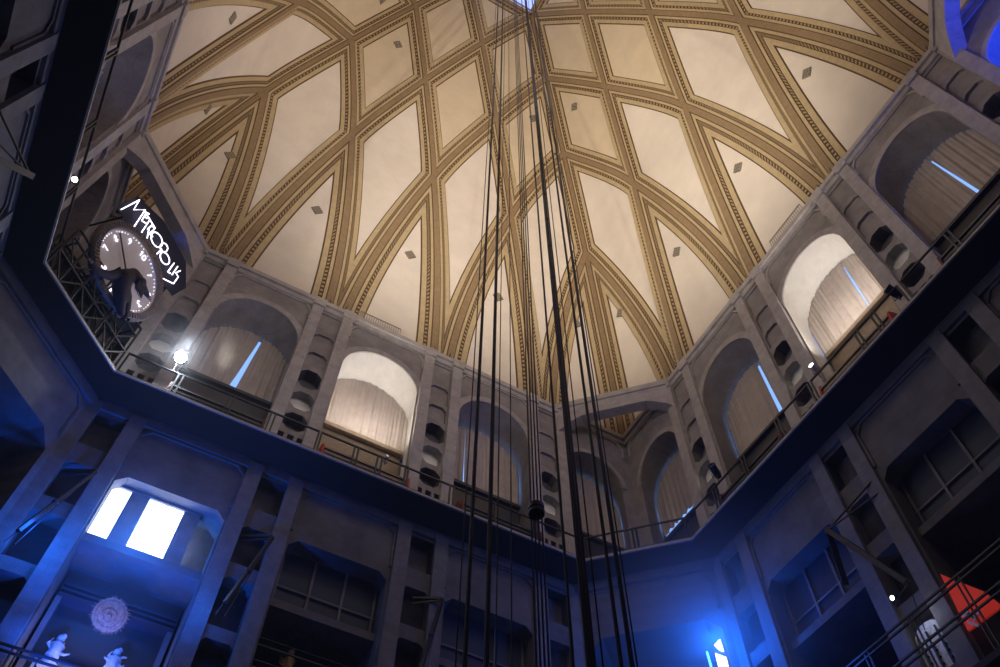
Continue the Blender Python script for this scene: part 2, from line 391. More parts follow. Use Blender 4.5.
def prof_v(v):     # v -> w, z, outward normal (w,z)
    if v <= 0: return 12.0 - v * .45, 30.8 + v * .25, (1, 0)
    lo, hi = 0, NS
    v = min(v, VM + 2)
    while hi - lo > 1:
        md = (lo + hi) // 2
        if TAB[md][0] <= v: lo = md
        else: hi = md
    a, b = TAB[lo], TAB[hi]; t = (v - a[0]) / (b[0] - a[0])
    w = a[1] + (b[1] - a[1]) * t; z = a[2] + (b[2] - a[2]) * t
    i0, i1 = max(0, lo - 2), min(NS, hi + 2); dw = TAB[i1][1] - TAB[i0][1]; dz = TAB[i1][2] - TAB[i0][2]; L = math.hypot(dw, dz)
    return w, z, (dz / L, -dw / L)
def v_of_w(w):
    lo, hi = 0, NS
    while hi - lo > 1:
        md = (lo + hi) // 2
        if TAB[md][1] >= w: lo = md
        else: hi = md
    a, b = TAB[lo], TAB[hi]; t = (w - a[1]) / (b[1] - a[1]); return a[0] + (b[0] - a[0]) * t
W1, W2, W3, W4 = 10.14, 7.47, 4.94, 2.52
def path(s0, w0, s1, w1, ext=None, n=26):
    pts = []
    for i in range(n + 1):
        t = i / n; w = w0 + (w1 - w0) * t
        pts.append((s0 + (s1 - s0) * t, v_of_w(w)))
    # refine in v near the base where w hardly changes
    if abs(w1 - 12) < 1e-6:
        pts = []; v0 = v_of_w(w0)
        for i in range(n + 1):
            vv = v0 * (1 - i / n); w = prof_v(vv)[0]; t = (w - w0) / (w1 - w0); pts.append((s0 + (s1 - s0) * t, vv))
        if ext is not None: pts.append((ext, -1.3))
    return pts
# node table per face: half of the cells, mirrored for the rest
def cell_list():
    C = []
    def quad(a, b, c, d): C.append(('q', [path(*a, *b), path(*b, *c), path(*c, *d), path(*d, *a)]))
    # top triangles beside the opening
    C.append(('t', [path(0, W3, -W4, W4), [(-W4, VM), (W4, VM)], path(W4, W4, 0, W3)]))
    for g in (1, -1):
        quad((g * W4, W4), (0, W3), (g * 2.5, W2), (g * W3, W3))
        quad((g * W3, W3), (g * 2.5, W2), (g * 5.05, W1), (g * W2, W2))
        C.append(('q', [path(g * 2.5, W2, 0, W1), path(0, W1, g * 2.13, 12, g * 2.5), path(g * 5.05, W1, g * 2.87, 12, g * 2.5)[::-1], path(g * 5.05, W1, g * 2.5, W2)]))
        C.append(('q', [path(g * W2, W2, g * 5.05, W1), path(g * 5.05, W1, g * 7.25, 12, g * 7.7), path(g * W1, W1, g * 8.15, 12, g * 7.7)[::-1], path(g * W1, W1, g * W2, W2)]))
        C.append(('b', [path(g * 5.05, W1, g * 2.87, 12), [(g * 2.87, 0), (g * 7.25, 0)], path(g * 5.05, W1, g * 7.25, 12)[::-1]]))
        C.append(('b', [path(g * W1, W1, g * 8.15, 12), [(g * 8.15, 0), (g * 12, 0)], path(g * W1, W1, g * 12, 12)[::-1]]))
    C.append(('q', [path(0, W3, -2.5, W2), path(-2.5, W2, 0, W1), path(0, W1, 2.5, W2), path(2.5, W2, 0, W3)]))
    C.append(('b', [path(0, W1, -2.13, 12), [(-2.13, 0), (2.13, 0)], path(0, W1, 2.13, 12)[::-1]]))
    return C
def area(poly): return sum(a[0] * b[1] - b[0] * a[1] for a, b in zip(poly, poly[1:] + poly[:1])) / 2
def off(pl, d, sgn):
    out = []
    n = len(pl)
    for i in range(n):
        a = pl[max(0, i - 1)]; b = pl[min(n - 1, i + 1)]; dx, dy = b[0] - a[0], b[1] - a[1]; L = math.hypot(dx, dy)
        out.append((pl[i][0] - dy / L * d * sgn, pl[i][1] + dx / L * d * sgn))
    # extend both ends
    def ex(p, q):
        L = math.hypot(p[0] - q[0], p[1] - q[1]); return (p[0] + (p[0] - q[0]) / L * 3, p[1] + (p[1] - q[1]) / L * 3)
    return [ex(out[0], out[1])] + out + [ex(out[-1], out[-2])]
def isect(P, Q):   # crossing nearest the end of P / start of Q
    best = None
    for i in range(len(P) - 2, -1, -1):
        for j in range(len(Q) - 1):
            r = intersect_line_line_2d(Vector(P[i]), Vector(P[i + 1]), Vector(Q[j]), Vector(Q[j + 1]))
            if r: 
                sc_ = (len(P) - i) + j
                if best is None or sc_ < best[0]: best = (sc_, i, j, (r.x, r.y))
    return best
def resample(pl, n):
    L = [0]
    for a, b in zip(pl, pl[1:]): L.append(L[-1] + math.hypot(b[0] - a[0], b[1] - a[1]))
    out = []; j = 0
    for i in range(n + 1):
        t = L[-1] * i / n
        while j < len(L) - 2 and L[j + 1] < t: j += 1
        f = (t - L[j]) / max(1e-9, L[j + 1] - L[j]); out.append((pl[j][0] + (pl[j + 1][0] - pl[j][0]) * f, pl[j][1] + (pl[j + 1][1] - pl[j][1]) * f))
    return out, L[-1]
RINGS = [(0, 0, 'tan'), (.145, 0, 'line'), (.185, .04, 'gold'), (.31, .04, 'line'), (.345, .08, 'bead'), (.45, .08, 'line'), (.475, .11, 'gold'), (.70, .11, 'line'), (.755, .17, None)]
NE = 16
def ring_of(cell, d):
    kind, E = cell; poly = [p for e in E for p in e[:-1]]; sg = 1 if area(poly) > 0 else -1
    O = []
    for i, e in enumerate(E):
        q = d
        if kind == 'b': q = d * (1.15 if i != 1 else .32)
        O.append(off(e, q, sg))
    n = len(O); X = [isect(O[i], O[(i + 1) % n]) for i in range(n)]
    if any(x is None for x in X): return None
    R = []
    for i in range(n):
        st = X[i - 1]; en = X[i]     # start at crossing with previous, end with next
        seg = [st[3]] + [p for k, p in enumerate(O[i]) if st[2] < k <= en[1]] + [en[3]]
        R.append(resample(seg, NE))
    return R
def P3(k, s, v, h=0):
    w, z, nr = prof_v(v); return WT(k)(s, (w - H) + nr[0] * h, z + nr[1] * h)
CELLS = cell_list()
def coons(E):   # E: 4 resampled polylines around (last may be a point)
    c0 = E[0]; c1 = E[1]; c2 = E[2][::-1]; c3 = E[3][::-1]   # c0 top->left, c2 right.. ; c3 top->right, c1 left->bottom
    n = NE; G = []
    for i in range(n + 1):
        row = []
        for j in range(n + 1):
            u, v = i / n, j / n
            q = []
            for a in (0, 1):
                x = (1 - v) * c0[i][a] + v * c2[i][a] + (1 - u) * c3[j][a] + u * c1[j][a] - ((1 - u) * (1 - v) * c0[0][a] + u * (1 - v) * c0[n][a] + (1 - u) * v * c2[0][a] + u * v * c2[n][a])
                q.append(x)
            row.append(q)
        G.append(row)
    return G
for k in range(4):
    mb = MB(); names = [r[2] for r in RINGS[:-1]]; slots = ['tan', 'line', 'gold', 'bead']; pan = []
    for ci, cell in enumerate(CELLS):
        kind = cell[0]; rs = [ring_of(cell, r[0] if r[0] else 1e-4) for r in RINGS]
        for a in range(len(RINGS) - 1):
            A, B = rs[a], rs[a + 1]; mi = slots.index(RINGS[a][2])
            if not A or not B: continue
            h0 = RINGS[a][1] if RINGS[a][2] != 'line' else RINGS[a][1]; h1 = RINGS[a + 1][1] if RINGS[a][2] == 'line' else RINGS[a][1]
            for (ea, La), (eb, Lb) in zip(A, B):
                vs = [P3(k, *p, h0) for p in ea] + [P3(k, *p, h1) for p in eb]; n = len(ea)
                fs = [(i, i + 1, n + i + 1, n + i) for i in range(n - 1)]
                uvs = [((La * i / NE, 0), (La * (i + 1) / NE, 0), (La * (i + 1) / NE, 1), (La * i / NE, 1)) for i in range(n - 1)]
                mb.add(vs, fs, mi, uvs)
        E = [e[0] for e in rs[-1]]
        if len(E) == 3: E = E + [[E[2][-1]] * (NE + 1)]
        G = coons(E); pm = MB(); n = NE + 1
        pm.add([P3(k, *q, RINGS[-1][1]) for row in G for q in row], [(i * n + j, i * n + j + 1, (i + 1) * n + j + 1, (i + 1) * n + j) for i in range(NE) for j in range(NE)], 0)
        pan.append((pm, 'cream' if min(q[1] for q in E[0]) < v_of_w(W1) + 1.0 or min(q[1] for e in E for q in e) < v_of_w(W1) - 1 else 'cream_ochre'))
    d = mb.build('ceiling', slots); setp(d, kind='structure')
    for pm, mn in pan: pm.build('ceiling_panel', mn, d, smooth=True)
    # small ventilation grilles
    VB = next(t[0] for t in TAB if t[2] > 37.6); VU = next(t[0] for t in TAB if t[2] > 54.2)
    vg = [(0, VB), (5.0, VB), (-5.0, VB), (9.75, VB + 1), (-9.75, VB + 1), (4.9, VU), (-4.9, VU)]
    for s, v in vg:
        g = MB(); r = .36
        c = [(0, 1), (.85, 0), (0, -1), (-.85, 0)]
        q = [P3(k, s + a * r, v + b * r, .17) for a, b in c] + [P3(k, s + a * r, v + b * r, .10) for a, b in c]
        g.hexa(q); g.build('vent_grille', 'grille', d)
# lantern over the opening
mb = MB(); a = W4; z0 = 62.35; z1 = 68
for k in range(4):
    T = WT(k)
    mb.add([T(-a, a - H, z0), T(a, a - H, z0), T(a, a - H, z1), T(-a, a - H, z1)], [(0, 1, 2, 3)], 0)
    mb.bar(T(-a, a - H - .05, z0), T(a, a - H - .05, z0), .16, .16, 1)
    mb.bar(T(-a, a - H - .05, 63.6), T(a, a - H - .05, 63.6), .1, .12, 1)
ln = mb.build('trim_6', ['sky', 'tan']); setp(ln, kind='structure')
mb = MB(); mb.add([(-a, -a, z1), (a, -a, z1), (a, a, z1), (-a, a, z1)], [(0, 1, 2, 3)])
w = mb.build('window_1', 'sky'); setp(w, kind='structure')

# ------------------------------------------------------------------ arched windows and curtains of the gallery
def at(k, s, d, z): return WT(k)(s, d, z)
wn = 2
CURT = []
def curtain(k, c, r, z0, spring, gap, label, matn='curtain', cut=0., dd=1.12, dR=0.):
    """hanging cloth in folds with an arched top; gap = list of (s0,s1,s0top,s1top) slits"""
    global wn
    T = WT(k)
    g = MB(); g.add([T(p[0], 1.335, p[1]) for p in arch(c, r, z0 - .1, spring)], [tuple(range(27))], 0)
    wd = g.build('window_%d' % wn, 'day'); setp(wd, kind='structure'); wn += 1
    fr = MB()
    for x in (-r * .5, 0, r * .5): fr.bar(T(c + x, 1.31, z0), T(c + x, 1.31, spring + math.sqrt(max(0, r * r - x * x)) - .03), .035)
    fr.build('window_frame', 'black', wd)
    mb = MB(); nx, nz = 90, 16; R = r + .04 + dR; z0 -= .3
    def col(s):
        x = (s - c - cut); y = math.sqrt(max(0.0, R * R - x * x)); return spring + y
    parts = gap or [(c - R, c + R, c - R, c + R)]
    for (b0, b1, t0, t1) in parts:
        b0, t0 = max(b0, c + cut - R), max(t0, c + cut - R); b1, t1 = min(b1, c + cut + R), min(t1, c + cut + R)
        vs = []
        n = max(8, int(nx * (b1 - b0) / (2 * R)))
        for i in range(n + 1):
            for j in range(nz + 1):
                f = j / nz; s = (b0 + (b1 - b0) * i / n) * (1 - f) + (t0 + (t1 - t0) * i / n) * f
                zt = col(s); z = z0 + (zt - z0) * f
                dd_ = dd + .05 * math.sin(s * 17 + 2 * math.sin(s * 3 + k)) * (1 - .6 * f) + .03 * math.sin(s * 41 + f * 2)
                vs.append(T(s, dd_, z))
        mb.add(vs, [(i * (nz + 1) + j, (i + 1) * (nz + 1) + j, (i + 1) * (nz + 1) + j + 1, i * (nz + 1) + j + 1) for i in range(n) for j in range(nz)], 0)
    o = thing('curtain', T(c, dd, z0), label, 'curtain', 'curtains in the gallery arches')
    mb.build('cloth', matn, o, smooth=True)
    rl = MB(); pts = [T(c + (R - .02) * math.cos(PI * i / 20), dd + .06, spring + (R - .02) * math.sin(PI * i / 20)) for i in range(21)]
    rl.tube(pts, .03, 6); rl.build('curtain_rail', 'pinkstone', o)
r0 = 1.80; q0 = 26.58; q1 = 26.66
curtain(0, 0, r0, 25.1, q0, None, 'pale beige curtain in the brightly lit arch of the left-hand wall')
curtain(0, -5.15, r0, 25.1, q0, [(-6.98, -5.12, -6.98, -4.80), (-4.88, -3.32, -4.72, -3.32)], 'dim curtain with a bluish slit in the arch right of the bright lamp')
curtain(0, 5.15, r0, 25.1, q0, [(3.32, 4.45, 3.32, 4.37), (4.5, 7.1, 4.385, 7.1)], 'dim curtain with a daylight crescent on its right edge, beside the corner', cut=-.07, dR=-.07)
curtain(0, 10.22, r0 - .03, 25.1, q1, [(8.4, 12.2, 8.4, 12.2)], 'narrow curtain left of the far corner with a thin curved daylight edge', cut=-.08, dR=-.06)
curtain(1, -10.22, r0 - .03, 25.34, q1, [(-12.2, -8.4, -12.2, -8.4)], 'narrow curtain right of the far corner with blue daylight at both lower edges', cut=.1, dR=-.05)
curtain(1, -5.15, r0, 25.1, q0, [(-6.88, -4.46, -6.88, -4.50), (-4.28, -3.32, -4.44, -3.32)], 'brown curtain with a bright blue slit in the dark arch of the right-hand wall', cut=.06, dR=-.04)
curtain(1, 0, r0, 25.1, q0, [(-1.73, .46, -1.77, .62), (.56, 1.84, .65, 1.84)], 'pale beige curtain in the brightly lit arch of the right-hand wall')
curtain(1, 5.15, r0, 25.1, q0, [(3.32, 5.36, 3.32, 5.2), (5.46, 6.98, 5.24, 6.98)], 'grey curtain with a slanting slit in the arch at the upper right edge')
curtain(2, 10.22, r0 - .03, 25.1, q1, None, 'shadowed curtain in the narrow arch left of the round dial', cut=0)
curtain(2, 5.15, r0, 25.1, q0, None, 'shadowed curtain in the broad arch at the upper left')

# ------------------------------------------------------------------ gallery furniture: display cases with red end boards
def case(k, c, label, lit, half=1.58, d0=-.90):
    T = WT(k); z = GZ - .015
    o = thing('display_case', T(c, d0 + .4, z), label, 'display case', 'display cases along the gallery')
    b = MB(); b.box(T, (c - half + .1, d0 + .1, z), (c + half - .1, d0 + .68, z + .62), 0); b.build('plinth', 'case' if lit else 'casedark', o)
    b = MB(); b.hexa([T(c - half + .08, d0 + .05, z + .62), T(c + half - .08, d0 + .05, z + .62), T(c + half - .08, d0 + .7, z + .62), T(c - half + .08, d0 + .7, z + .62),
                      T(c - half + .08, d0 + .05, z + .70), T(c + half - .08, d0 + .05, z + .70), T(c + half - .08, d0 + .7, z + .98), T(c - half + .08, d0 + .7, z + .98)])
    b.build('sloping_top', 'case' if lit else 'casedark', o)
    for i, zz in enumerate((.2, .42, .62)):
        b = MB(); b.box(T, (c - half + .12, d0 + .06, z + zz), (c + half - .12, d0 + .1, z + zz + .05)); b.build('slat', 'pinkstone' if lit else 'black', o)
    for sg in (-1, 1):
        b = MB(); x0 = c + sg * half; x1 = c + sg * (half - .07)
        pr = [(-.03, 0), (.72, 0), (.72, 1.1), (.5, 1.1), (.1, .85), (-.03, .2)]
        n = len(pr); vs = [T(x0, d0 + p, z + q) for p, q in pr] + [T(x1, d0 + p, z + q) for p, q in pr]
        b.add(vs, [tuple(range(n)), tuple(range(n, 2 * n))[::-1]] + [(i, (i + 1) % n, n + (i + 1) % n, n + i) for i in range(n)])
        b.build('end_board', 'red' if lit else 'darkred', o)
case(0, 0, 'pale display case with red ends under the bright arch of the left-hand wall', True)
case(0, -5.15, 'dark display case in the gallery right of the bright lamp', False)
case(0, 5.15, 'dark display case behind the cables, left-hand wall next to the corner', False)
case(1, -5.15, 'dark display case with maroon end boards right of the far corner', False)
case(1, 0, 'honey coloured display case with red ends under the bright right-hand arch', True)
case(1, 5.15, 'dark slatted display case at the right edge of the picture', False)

# small white projectors and dark spotlights on the rails
def spot(loc, aim, label, r=.12, L=.34, matb='black', glass='bulbs', name='spotlight', post=None):
    loc = Vector(loc); a = (Vector(aim) - loc).normalized(); o = thing(name, loc, label, 'spotlight')
    b = MB(); b.lathe(loc, a, [(0, -L), (r * .8, -L), (r, -L * .6), (r, 0), (r * 1.15, .02), (r * 1.15, .05), (r * .9, .05), (r * .85, .0), (0, -.01)], 16); b.build('housing', matb, o)
    b = MB(); b.lathe(loc, a, [(0, .012), (r * .84, .01)], 16); b.build('lens', glass, o)
    b = MB(); u = Vector((0, 0, 1)); sd = a.cross(u).normalized(); c = loc - a * L * .5
    p0 = post if post is not None else .3
    b.tube([c + sd * (r + .03), c + sd * (r + .03) - u * (r + .08), c - sd * (r + .03) - u * (r + .08), c - sd * (r + .03)], .015, 6)
    b.tube([c - u * (r + .08), c - u * (r + .08 + p0)], .02, 6); b.build('bracket', 'black', o)
    return o

# ------------------------------------------------------------------ railings
def rail(k, spans, label, top=1.04, d=-1.0, TT=None, name='railing'):
    T = TT or WT(k); z = 20.78
    o = thing(name, T((spans[0][0] + spans[-1][1]) / 2, d, z), label, 'railing', 'gallery railings')
    b = MB(); b.bar(T(spans[0][0] - .03, d, z + top), T(spans[-1][1] + .03, d, z + top), .06, .05); b.build('handrail', 'black', o)
    for a, c in spans:
        for x in (a, c):
            b = MB(); b.bar(T(x, d, z), T(x, d, z + top), .055, .055); b.build('post', 'black', o)
        b = MB(); b.bar(T(a, d, z + .1), T(c, d, z + .1), .035, .035); b.build('bottom_rail', 'black', o)
def spans(a, b, n, g=.14):
    w = (b - a) / n; return [(a + i * w + g / 2, a + (i + 1) * w - g / 2) for i in range(n)]
rail(0, [(-8.2, -6.6), (-6.45, -4.9), (-4.75, -3.5), (-3.36, -1.85)], 'black framed railing left of the bright arch, running to the bright lamp')
rail(0, [(-1.75, -.56), (-.42, .28), (.44, 1.42)], 'black framed railing in front of the bright left-hand arch')
rail(0, [(1.31, 3.0), (3.15, 4.6), (4.75, 6.3), (6.45, 8.2)], 'black railing behind the cables, ending at the far corner')
rail(1, [(-8.2, -6.8), (-6.65, -5.2), (-5.05, -3.4), (-3.25, -1.75)], 'black railing along the right-hand gallery from the far corner')
rail(1, [(-1.62, -.6), (.55 - .1, 1.75)] if False else [(-1.6, .42), (.56, 1.15), (1.3, 2.3)], 'black framed railing in front of the bright right-hand arch')
rail(1, [(2.45, 4.2), (4.35, 6.3), (6.45, 8.2)], 'black railing running out of the picture at the right')
rail(2, [(0, 2), (2.15, 4.1), (4.25, 6.2), (6.35, 8.2)], 'black railing of the far left gallery beside the small lamp')
def TCH(P, Q):
    P = Vector((*P, 0)); Q = Vector((*Q, 0)); u = (Q - P).normalized(); nn = Vector((P.x + Q.x, P.y + Q.y, 0)).normalized()
    return lambda s, d, z: P + u * s + nn * d + Vector((0, 0, z)), (Q - P).length
Tf, Lf = TCH(OB[1], OB[2]); rail(0, spans(.05, Lf - .05, 2), 'short black railing across the far corner behind the thick cable', d=.06, TT=Tf)
Tl, Ll = TCH(OB[7], OB[0])

# ------------------------------------------------------------------ dial and neon sign on the left corner
NV = Vector((1, -1, -.12)).normalized()           # faces the hall, slightly down
DC = Vector((-9.45, 9.65, 23.93)); SD = Vector((1, 1, 0)).normalized(); UPV = SD.cross(-NV) if SD.cross(-NV).z > 0 else NV.cross(SD)
UPV = NV.cross(SD); UPV = UPV if UPV.z > 0 else -UPV
def dp(px, py, off_=0):      # point on the plane of the dial
    d = ray(px, py); t = (DC + NV * off_ - CAM).dot(NV) / d.dot(NV); return CAM + d * t
R = 1.66
o = thing('dial_clock', DC - UPV * R, 'large round pale dial with ten numerals in the left corner of the gallery', 'clock')
b = MB(); b.lathe(DC, NV, [(0, -.05), (R * .84, -.05), (R * .84, .06)], 64); b.build('dial_face', 'dial', o)
b = MB(); b.lathe(DC, NV, [(R * .83, .02), (R * .85, .12), (R * .97, .12), (R, .04), (R, -.12), (0, -.14)], 64)
for i in range(80):
    a = 2 * PI * i / 80; e = SD * math.cos(a) + UPV * math.sin(a); b.bar(DC + e * R * .865 + NV * .13, DC + e * R * .965 + NV * .13, .05, .03)
b.build('rim', 'rim', o)
for i in range(60):
    a = 2 * PI * i / 60
    if i % 6 in (0,): continue
    e = SD * math.sin(a) + UPV * math.cos(a); b = MB(); b.ball(DC + e * R * .785 + NV * .0, .019 if i % 3 else .026, 0, 8); 
    g = b.build('minute_light', 'dialglow', o)
SEG = {'0': [[(-.5, -.6), (-.5, .6), (0, .95), (.5, .6), (.5, -.6), (0, -.95), (-.5, -.6)]], '1': [[(-.3, .5), (.1, .95), (.1, -.95)]],
       '2': [[(-.5, .5), (0, .95), (.5, .5), (-.5, -.95), (.55, -.95)]], '3': [[(-.5, .8), (.4, .8), (0, .15), (.5, -.4), (0, -.95), (-.5, -.6)]],
       '4': [[(.3, -.95), (.3, .95), (-.5, -.3), (.6, -.3)]], '5': [[(.5, .95), (-.4, .95), (-.4, .2), (.3, .2), (.5, -.4), (0, -.95), (-.5, -.7)]],
       '6': [[(.4, .95), (-.4, 0), (-.4, -.6), (0, -.95), (.45, -.5), (0, -.05), (-.4, -.4)]], '7': [[(-.5, .9), (.5, .9), (-.1, -.95)]],
       '8': [[(0, 0), (.4, .5), (0, .95), (-.4, .5), (0, 0), (.5, -.5), (0, -.95), (-.5, -.5), (0, 0)]],
       '9': [[(-.4, -.95), (.4, 0), (.4, .6), (0, .95), (-.45, .5), (0, .05), (.4, .4)]]}
def digits(txt, c, u, w, h, par, r=.02):
    n = len(txt)
    for i, ch in enumerate(txt):
        cc = c + u * ((i - (n - 1) / 2) * h * .75)
        b = MB()
        for pl in SEG[ch]: b.tube([cc + u * (x * h * .55) + w * (y * h * .5) for x, y in pl], r, 6)
        b.build('numeral', 'dialglow', par)
for i in range(10):
    a = 2 * PI * i / 10; e = SD * math.sin(a) + UPV * math.cos(a); tg = SD * math.cos(a) - UPV * math.sin(a)
    digits(str(i or 10), DC + e * R * .66 + NV * -.01, tg, e, .23, o)
for (q0, q1) in (((126, 270), (120, 233)), ((135, 284), (150, 300)), ((112, 286), (104, 292))):
    b = MB(); b.bar(dp(*q0, .05), dp(*q1, .05), .05, .03, up=NV); b.build('hand', 'black', o)
# worker figure leaning on the dial: one skinned body
def skin_body(name, verts, edges, radii, matn, parent, root=0, sub=2):
    loc = Vector(parent.location); me = bpy.data.meshes.new(name); me.from_pydata([Vector(v) - loc for v in verts], edges, [])
    ob = bpy.data.objects.new(name, me); COL.objects.link(ob)
    md = ob.modifiers.new('skin', 'SKIN'); md.use_smooth_shade = True
    for i, v in enumerate(me.skin_vertices[0].data): v.radius = (radii[i], radii[i]) if not hasattr(radii[i], '__len__') else radii[i]; v.use_root = (i == root)
    ob.modifiers.new('sub', 'SUBSURF').levels = sub; ob.modifiers['sub'].render_levels = sub
    me.materials.append(M[matn]); ob.parent = parent; return ob
f_ = thing('mannequin', dp(124, 318, .25), 'life-size worker figure in dark overalls leaning across the round dial', 'mannequin')
F = lambda x, y, h=.28: dp(x, y, h)
verts = [F(120, 296), F(120.5, 288), F(122, 281), F(126, 276.5), F(132, 276.5), F(136, 279, .38), F(138.5, 282.5, .43),   # pelvis, waist, chest, shoulders, neck, head base
         F(117, 274.5), F(109, 276), F(103, 273), F(96, 269), F(91, 263),       # left arm to the rim
         F(134, 273, .2), F(140, 280, .14), F(144, 287, .12), F(149, 297, .1),        # right arm
         F(120, 301), F(120.5, 309), F(122, 317), F(126, 301), F(126, 309), F(126, 318)]
edges = [(0, 1), (1, 2), (2, 3), (3, 4), (4, 5), (5, 6), (3, 7), (7, 8), (8, 9), (9, 10), (10, 11), (4, 12), (12, 13), (13, 14), (14, 15), (0, 16), (16, 17), (17, 18), (0, 19), (19, 20), (20, 21)]
rad = [.30, .30, .32, .30, .25, .13, .1, .2, .16, .12, .09, .05, .19, .15, .1, .05, .19, .15, .11, .19, .15, .11]
skin_body('body', verts, edges, rad, 'overall', f_)
b = MB(); hc = F(140, 284.5, .46); b.ball(hc, (.15, .15, .18), 0, 16); hd = b.build('head', 'skin', f_, smooth=True)
b = MB(); b.ball(hc + UPV * .05 - SD * .04 + NV * .02, (.18, .18, .19), 0, 16) 
for i in range(11): b.tube([hc + SD * (-.15 + .03 * i) + NV * .1, hc + SD * (-.12 + .035 * i) - UPV * (.22 + .04 * (i % 3)) + NV * .08, hc + SD * (-.08 + .04 * i) - UPV * (.38 + .07 * (i % 2)) + NV * .05], [.05, .032, .006], 6)
b.build('hair', 'hair', hd, smooth=True)
for (c0, dr) in ((F(91, 262), -SD), (F(149.5, 297.5, .1), SD)):
    b = MB()
    b.ball(c0, (.06, .06, .06))
    for i in range(5):
        u = (dr + UPV * (.5 - .25 * i)).normalized(); b.tube([c0, c0 + u * .1, c0 + u * .15 - NV * .04], [.014, .012, .009], 6)
    b.build('hand', 'skin', f_, smooth=True)
for c0 in (F(122, 319), F(126, 320)):
    b = MB(); b.ball(c0 + NV * .03, (.07, .07, .06)); b.ball(c0 + NV * .12 - UPV * .04, (.06, .06, .045)); b.build('shoe', 'black', f_, smooth=True)
# neon lettering, one tube letter each
L_ = lambda x, y: (110 + x / 6.675, 190 + y / 6.675)
def ell(cx, cy, rx, ry, rot, n=20):
    return [(cx + rx * math.cos(2 * PI * i / n) * math.cos(rot) - ry * math.sin(2 * PI * i / n) * math.sin(rot), cy + rx * math.cos(2 * PI * i / n) * math.sin(rot) + ry * math.sin(2 * PI * i / n) * math.cos(rot)) for i in range(n + 1)]
LET = [[[(75, 130), (197, 66), (158, 132), (236, 132), (156, 252)]],
       [[(243, 150), (212, 205), (240, 222)], [(228, 178), (250, 190)], [(243, 150), (262, 160)]],
       [[(232, 142), (302, 256)], [(268, 196), (196, 305)]],
       [[(262, 250), (238, 372)], [(250, 262), (282, 232), (296, 262), (262, 292), (285, 312)]],
       [ell(312, 332, 33, 54, -.45)],
       [[(345, 395), (286, 452)], ell(360, 384, 24, 30, -.4)],
       [ell(366, 456, 27, 44, -.45)],
       [[(428, 488), (386, 546), (404, 556)]],
       [[(452, 510), (414, 566)]],
       [[(470, 538), (440, 552), (455, 580), (424, 625), (322, 576)]]]
sg = thing('neon_sign', dp(160, 262, -.1), 'glowing white METROPOLIS lettering arched above the round dial', 'sign')
for pls in LET:
    b = MB()
    for pl in pls: b.tube([dp(*L_(*p), .05) for p in pl], .019, 8)
    b.build('letter', 'neon', sg)
bd = [(118, 205), (138, 196), (165, 222), (186, 262), (186, 288), (172, 296), (160, 280), (152, 262), (140, 240), (128, 228)]
b = MB(); n = len(bd); vs = [dp(x, y, -.06) for x, y in bd] + [dp(x, y, -.12) for x, y in bd]
b.add(vs, [tuple(range(n)), tuple(range(n, 2 * n))[::-1]] + [(i, (i + 1) % n, n + (i + 1) % n, n + i) for i in range(n)]); b.build('backing_board', 'signboard', sg)
b = MB()
for x, y in ((130, 215), (172, 280)): 
    p = dp(x, y, -.12); b.bar(p, p - NV * 1.6, .05)
b.build('support_arm', 'black', sg)
# scaffold in front of the corner railing carrying the dial
s_ = thing('scaffold', Tl(Ll / 2, .2, 20.78), 'dark metal scaffold truss behind the rail, carrying the round dial', 'scaffold')
for dd_ in (.05, .75):
    b = MB()
    for zz in (.08, .95, 1.85, 2.3): b.bar(Tl(.05, dd_, 20.78 + zz), Tl(Ll - .05, dd_, 20.78 + zz), .06)
    for i in range(7): 
        x = .05 + (Ll - .1) * i / 6; b.bar(Tl(x, dd_, 20.75), Tl(x, dd_, 23.08), .06)
        if i < 6:
            x2 = .05 + (Ll - .1) * (i + 1) / 6
            for z0, z1 in ((.08, .95), (.95, 1.85)): b.bar(Tl(x, dd_, 20.78 + (z0 if i % 2 else z1)), Tl(x2, dd_, 20.78 + (z1 if i % 2 else z0)), .04)
    b.build('truss_frame', 'black', s_)
for i in range(4):
    x = .3 + (Ll - .6) * i / 3; b = MB(); b.bar(Tl(x, .05, 22.63), Tl(x, .75, 22.63), .05); b.bar(Tl(x, .05, 20.86), Tl(x, .75, 22.63), .04); b.build('cross_brace', 'black', s_)
b = MB(); b.box(Tl, (.1, .8, 20.78), (Ll - .1, .86, 23.0)); b.build('dark_sheet', 'casedark', s_)  # dark sheet added behind the truss to darken the corner

# ------------------------------------------------------------------ lift cables from the floor to the lantern
def cable(x, y, r, label, z0=-1.5, z1=67.9, grp=None, mt='cable'):
    b = MB(); b.tube([(x, y, z0), (x, y, z1)], r, 8); o = b.build('lift_cable', mt); o.location = (0, 0, 0); return setp(o, label, 'cable', grp)
def azp(px, py, rad):
    d = ray(px, py); v = Vector((d.x, d.y)).normalized(); return CAM.x + v.x * rad, CAM.y + v.y * rad
t = thing('lift_guide', (*azp(585, 610, 8.53), -1.5), 'thick dark bundle of lift guide cables rising to the top of the dome', 'cable')
x, y = azp(585, 610, 8.53)
for i, (dx, dy, r) in enumerate(((0, 0, .042), (.075, .02, .022), (-.06, -.03, .018), (.13, -.07, .011))):
    b = MB(); b.tube([(x + dx, y + dy, -1.5), (x + dx, y + dy, 67.9)], r, 8); b.build('cable_strand', 'cable', t)
for i in range(26):
    b = MB(); zz = 16 + i * 1.55; b.lathe((x, y, zz), (0, 0, 1), [(.04, 0), (.055, .03), (.055, .08), (.04, .1)], 8); b.build('clamp', 'black', t)
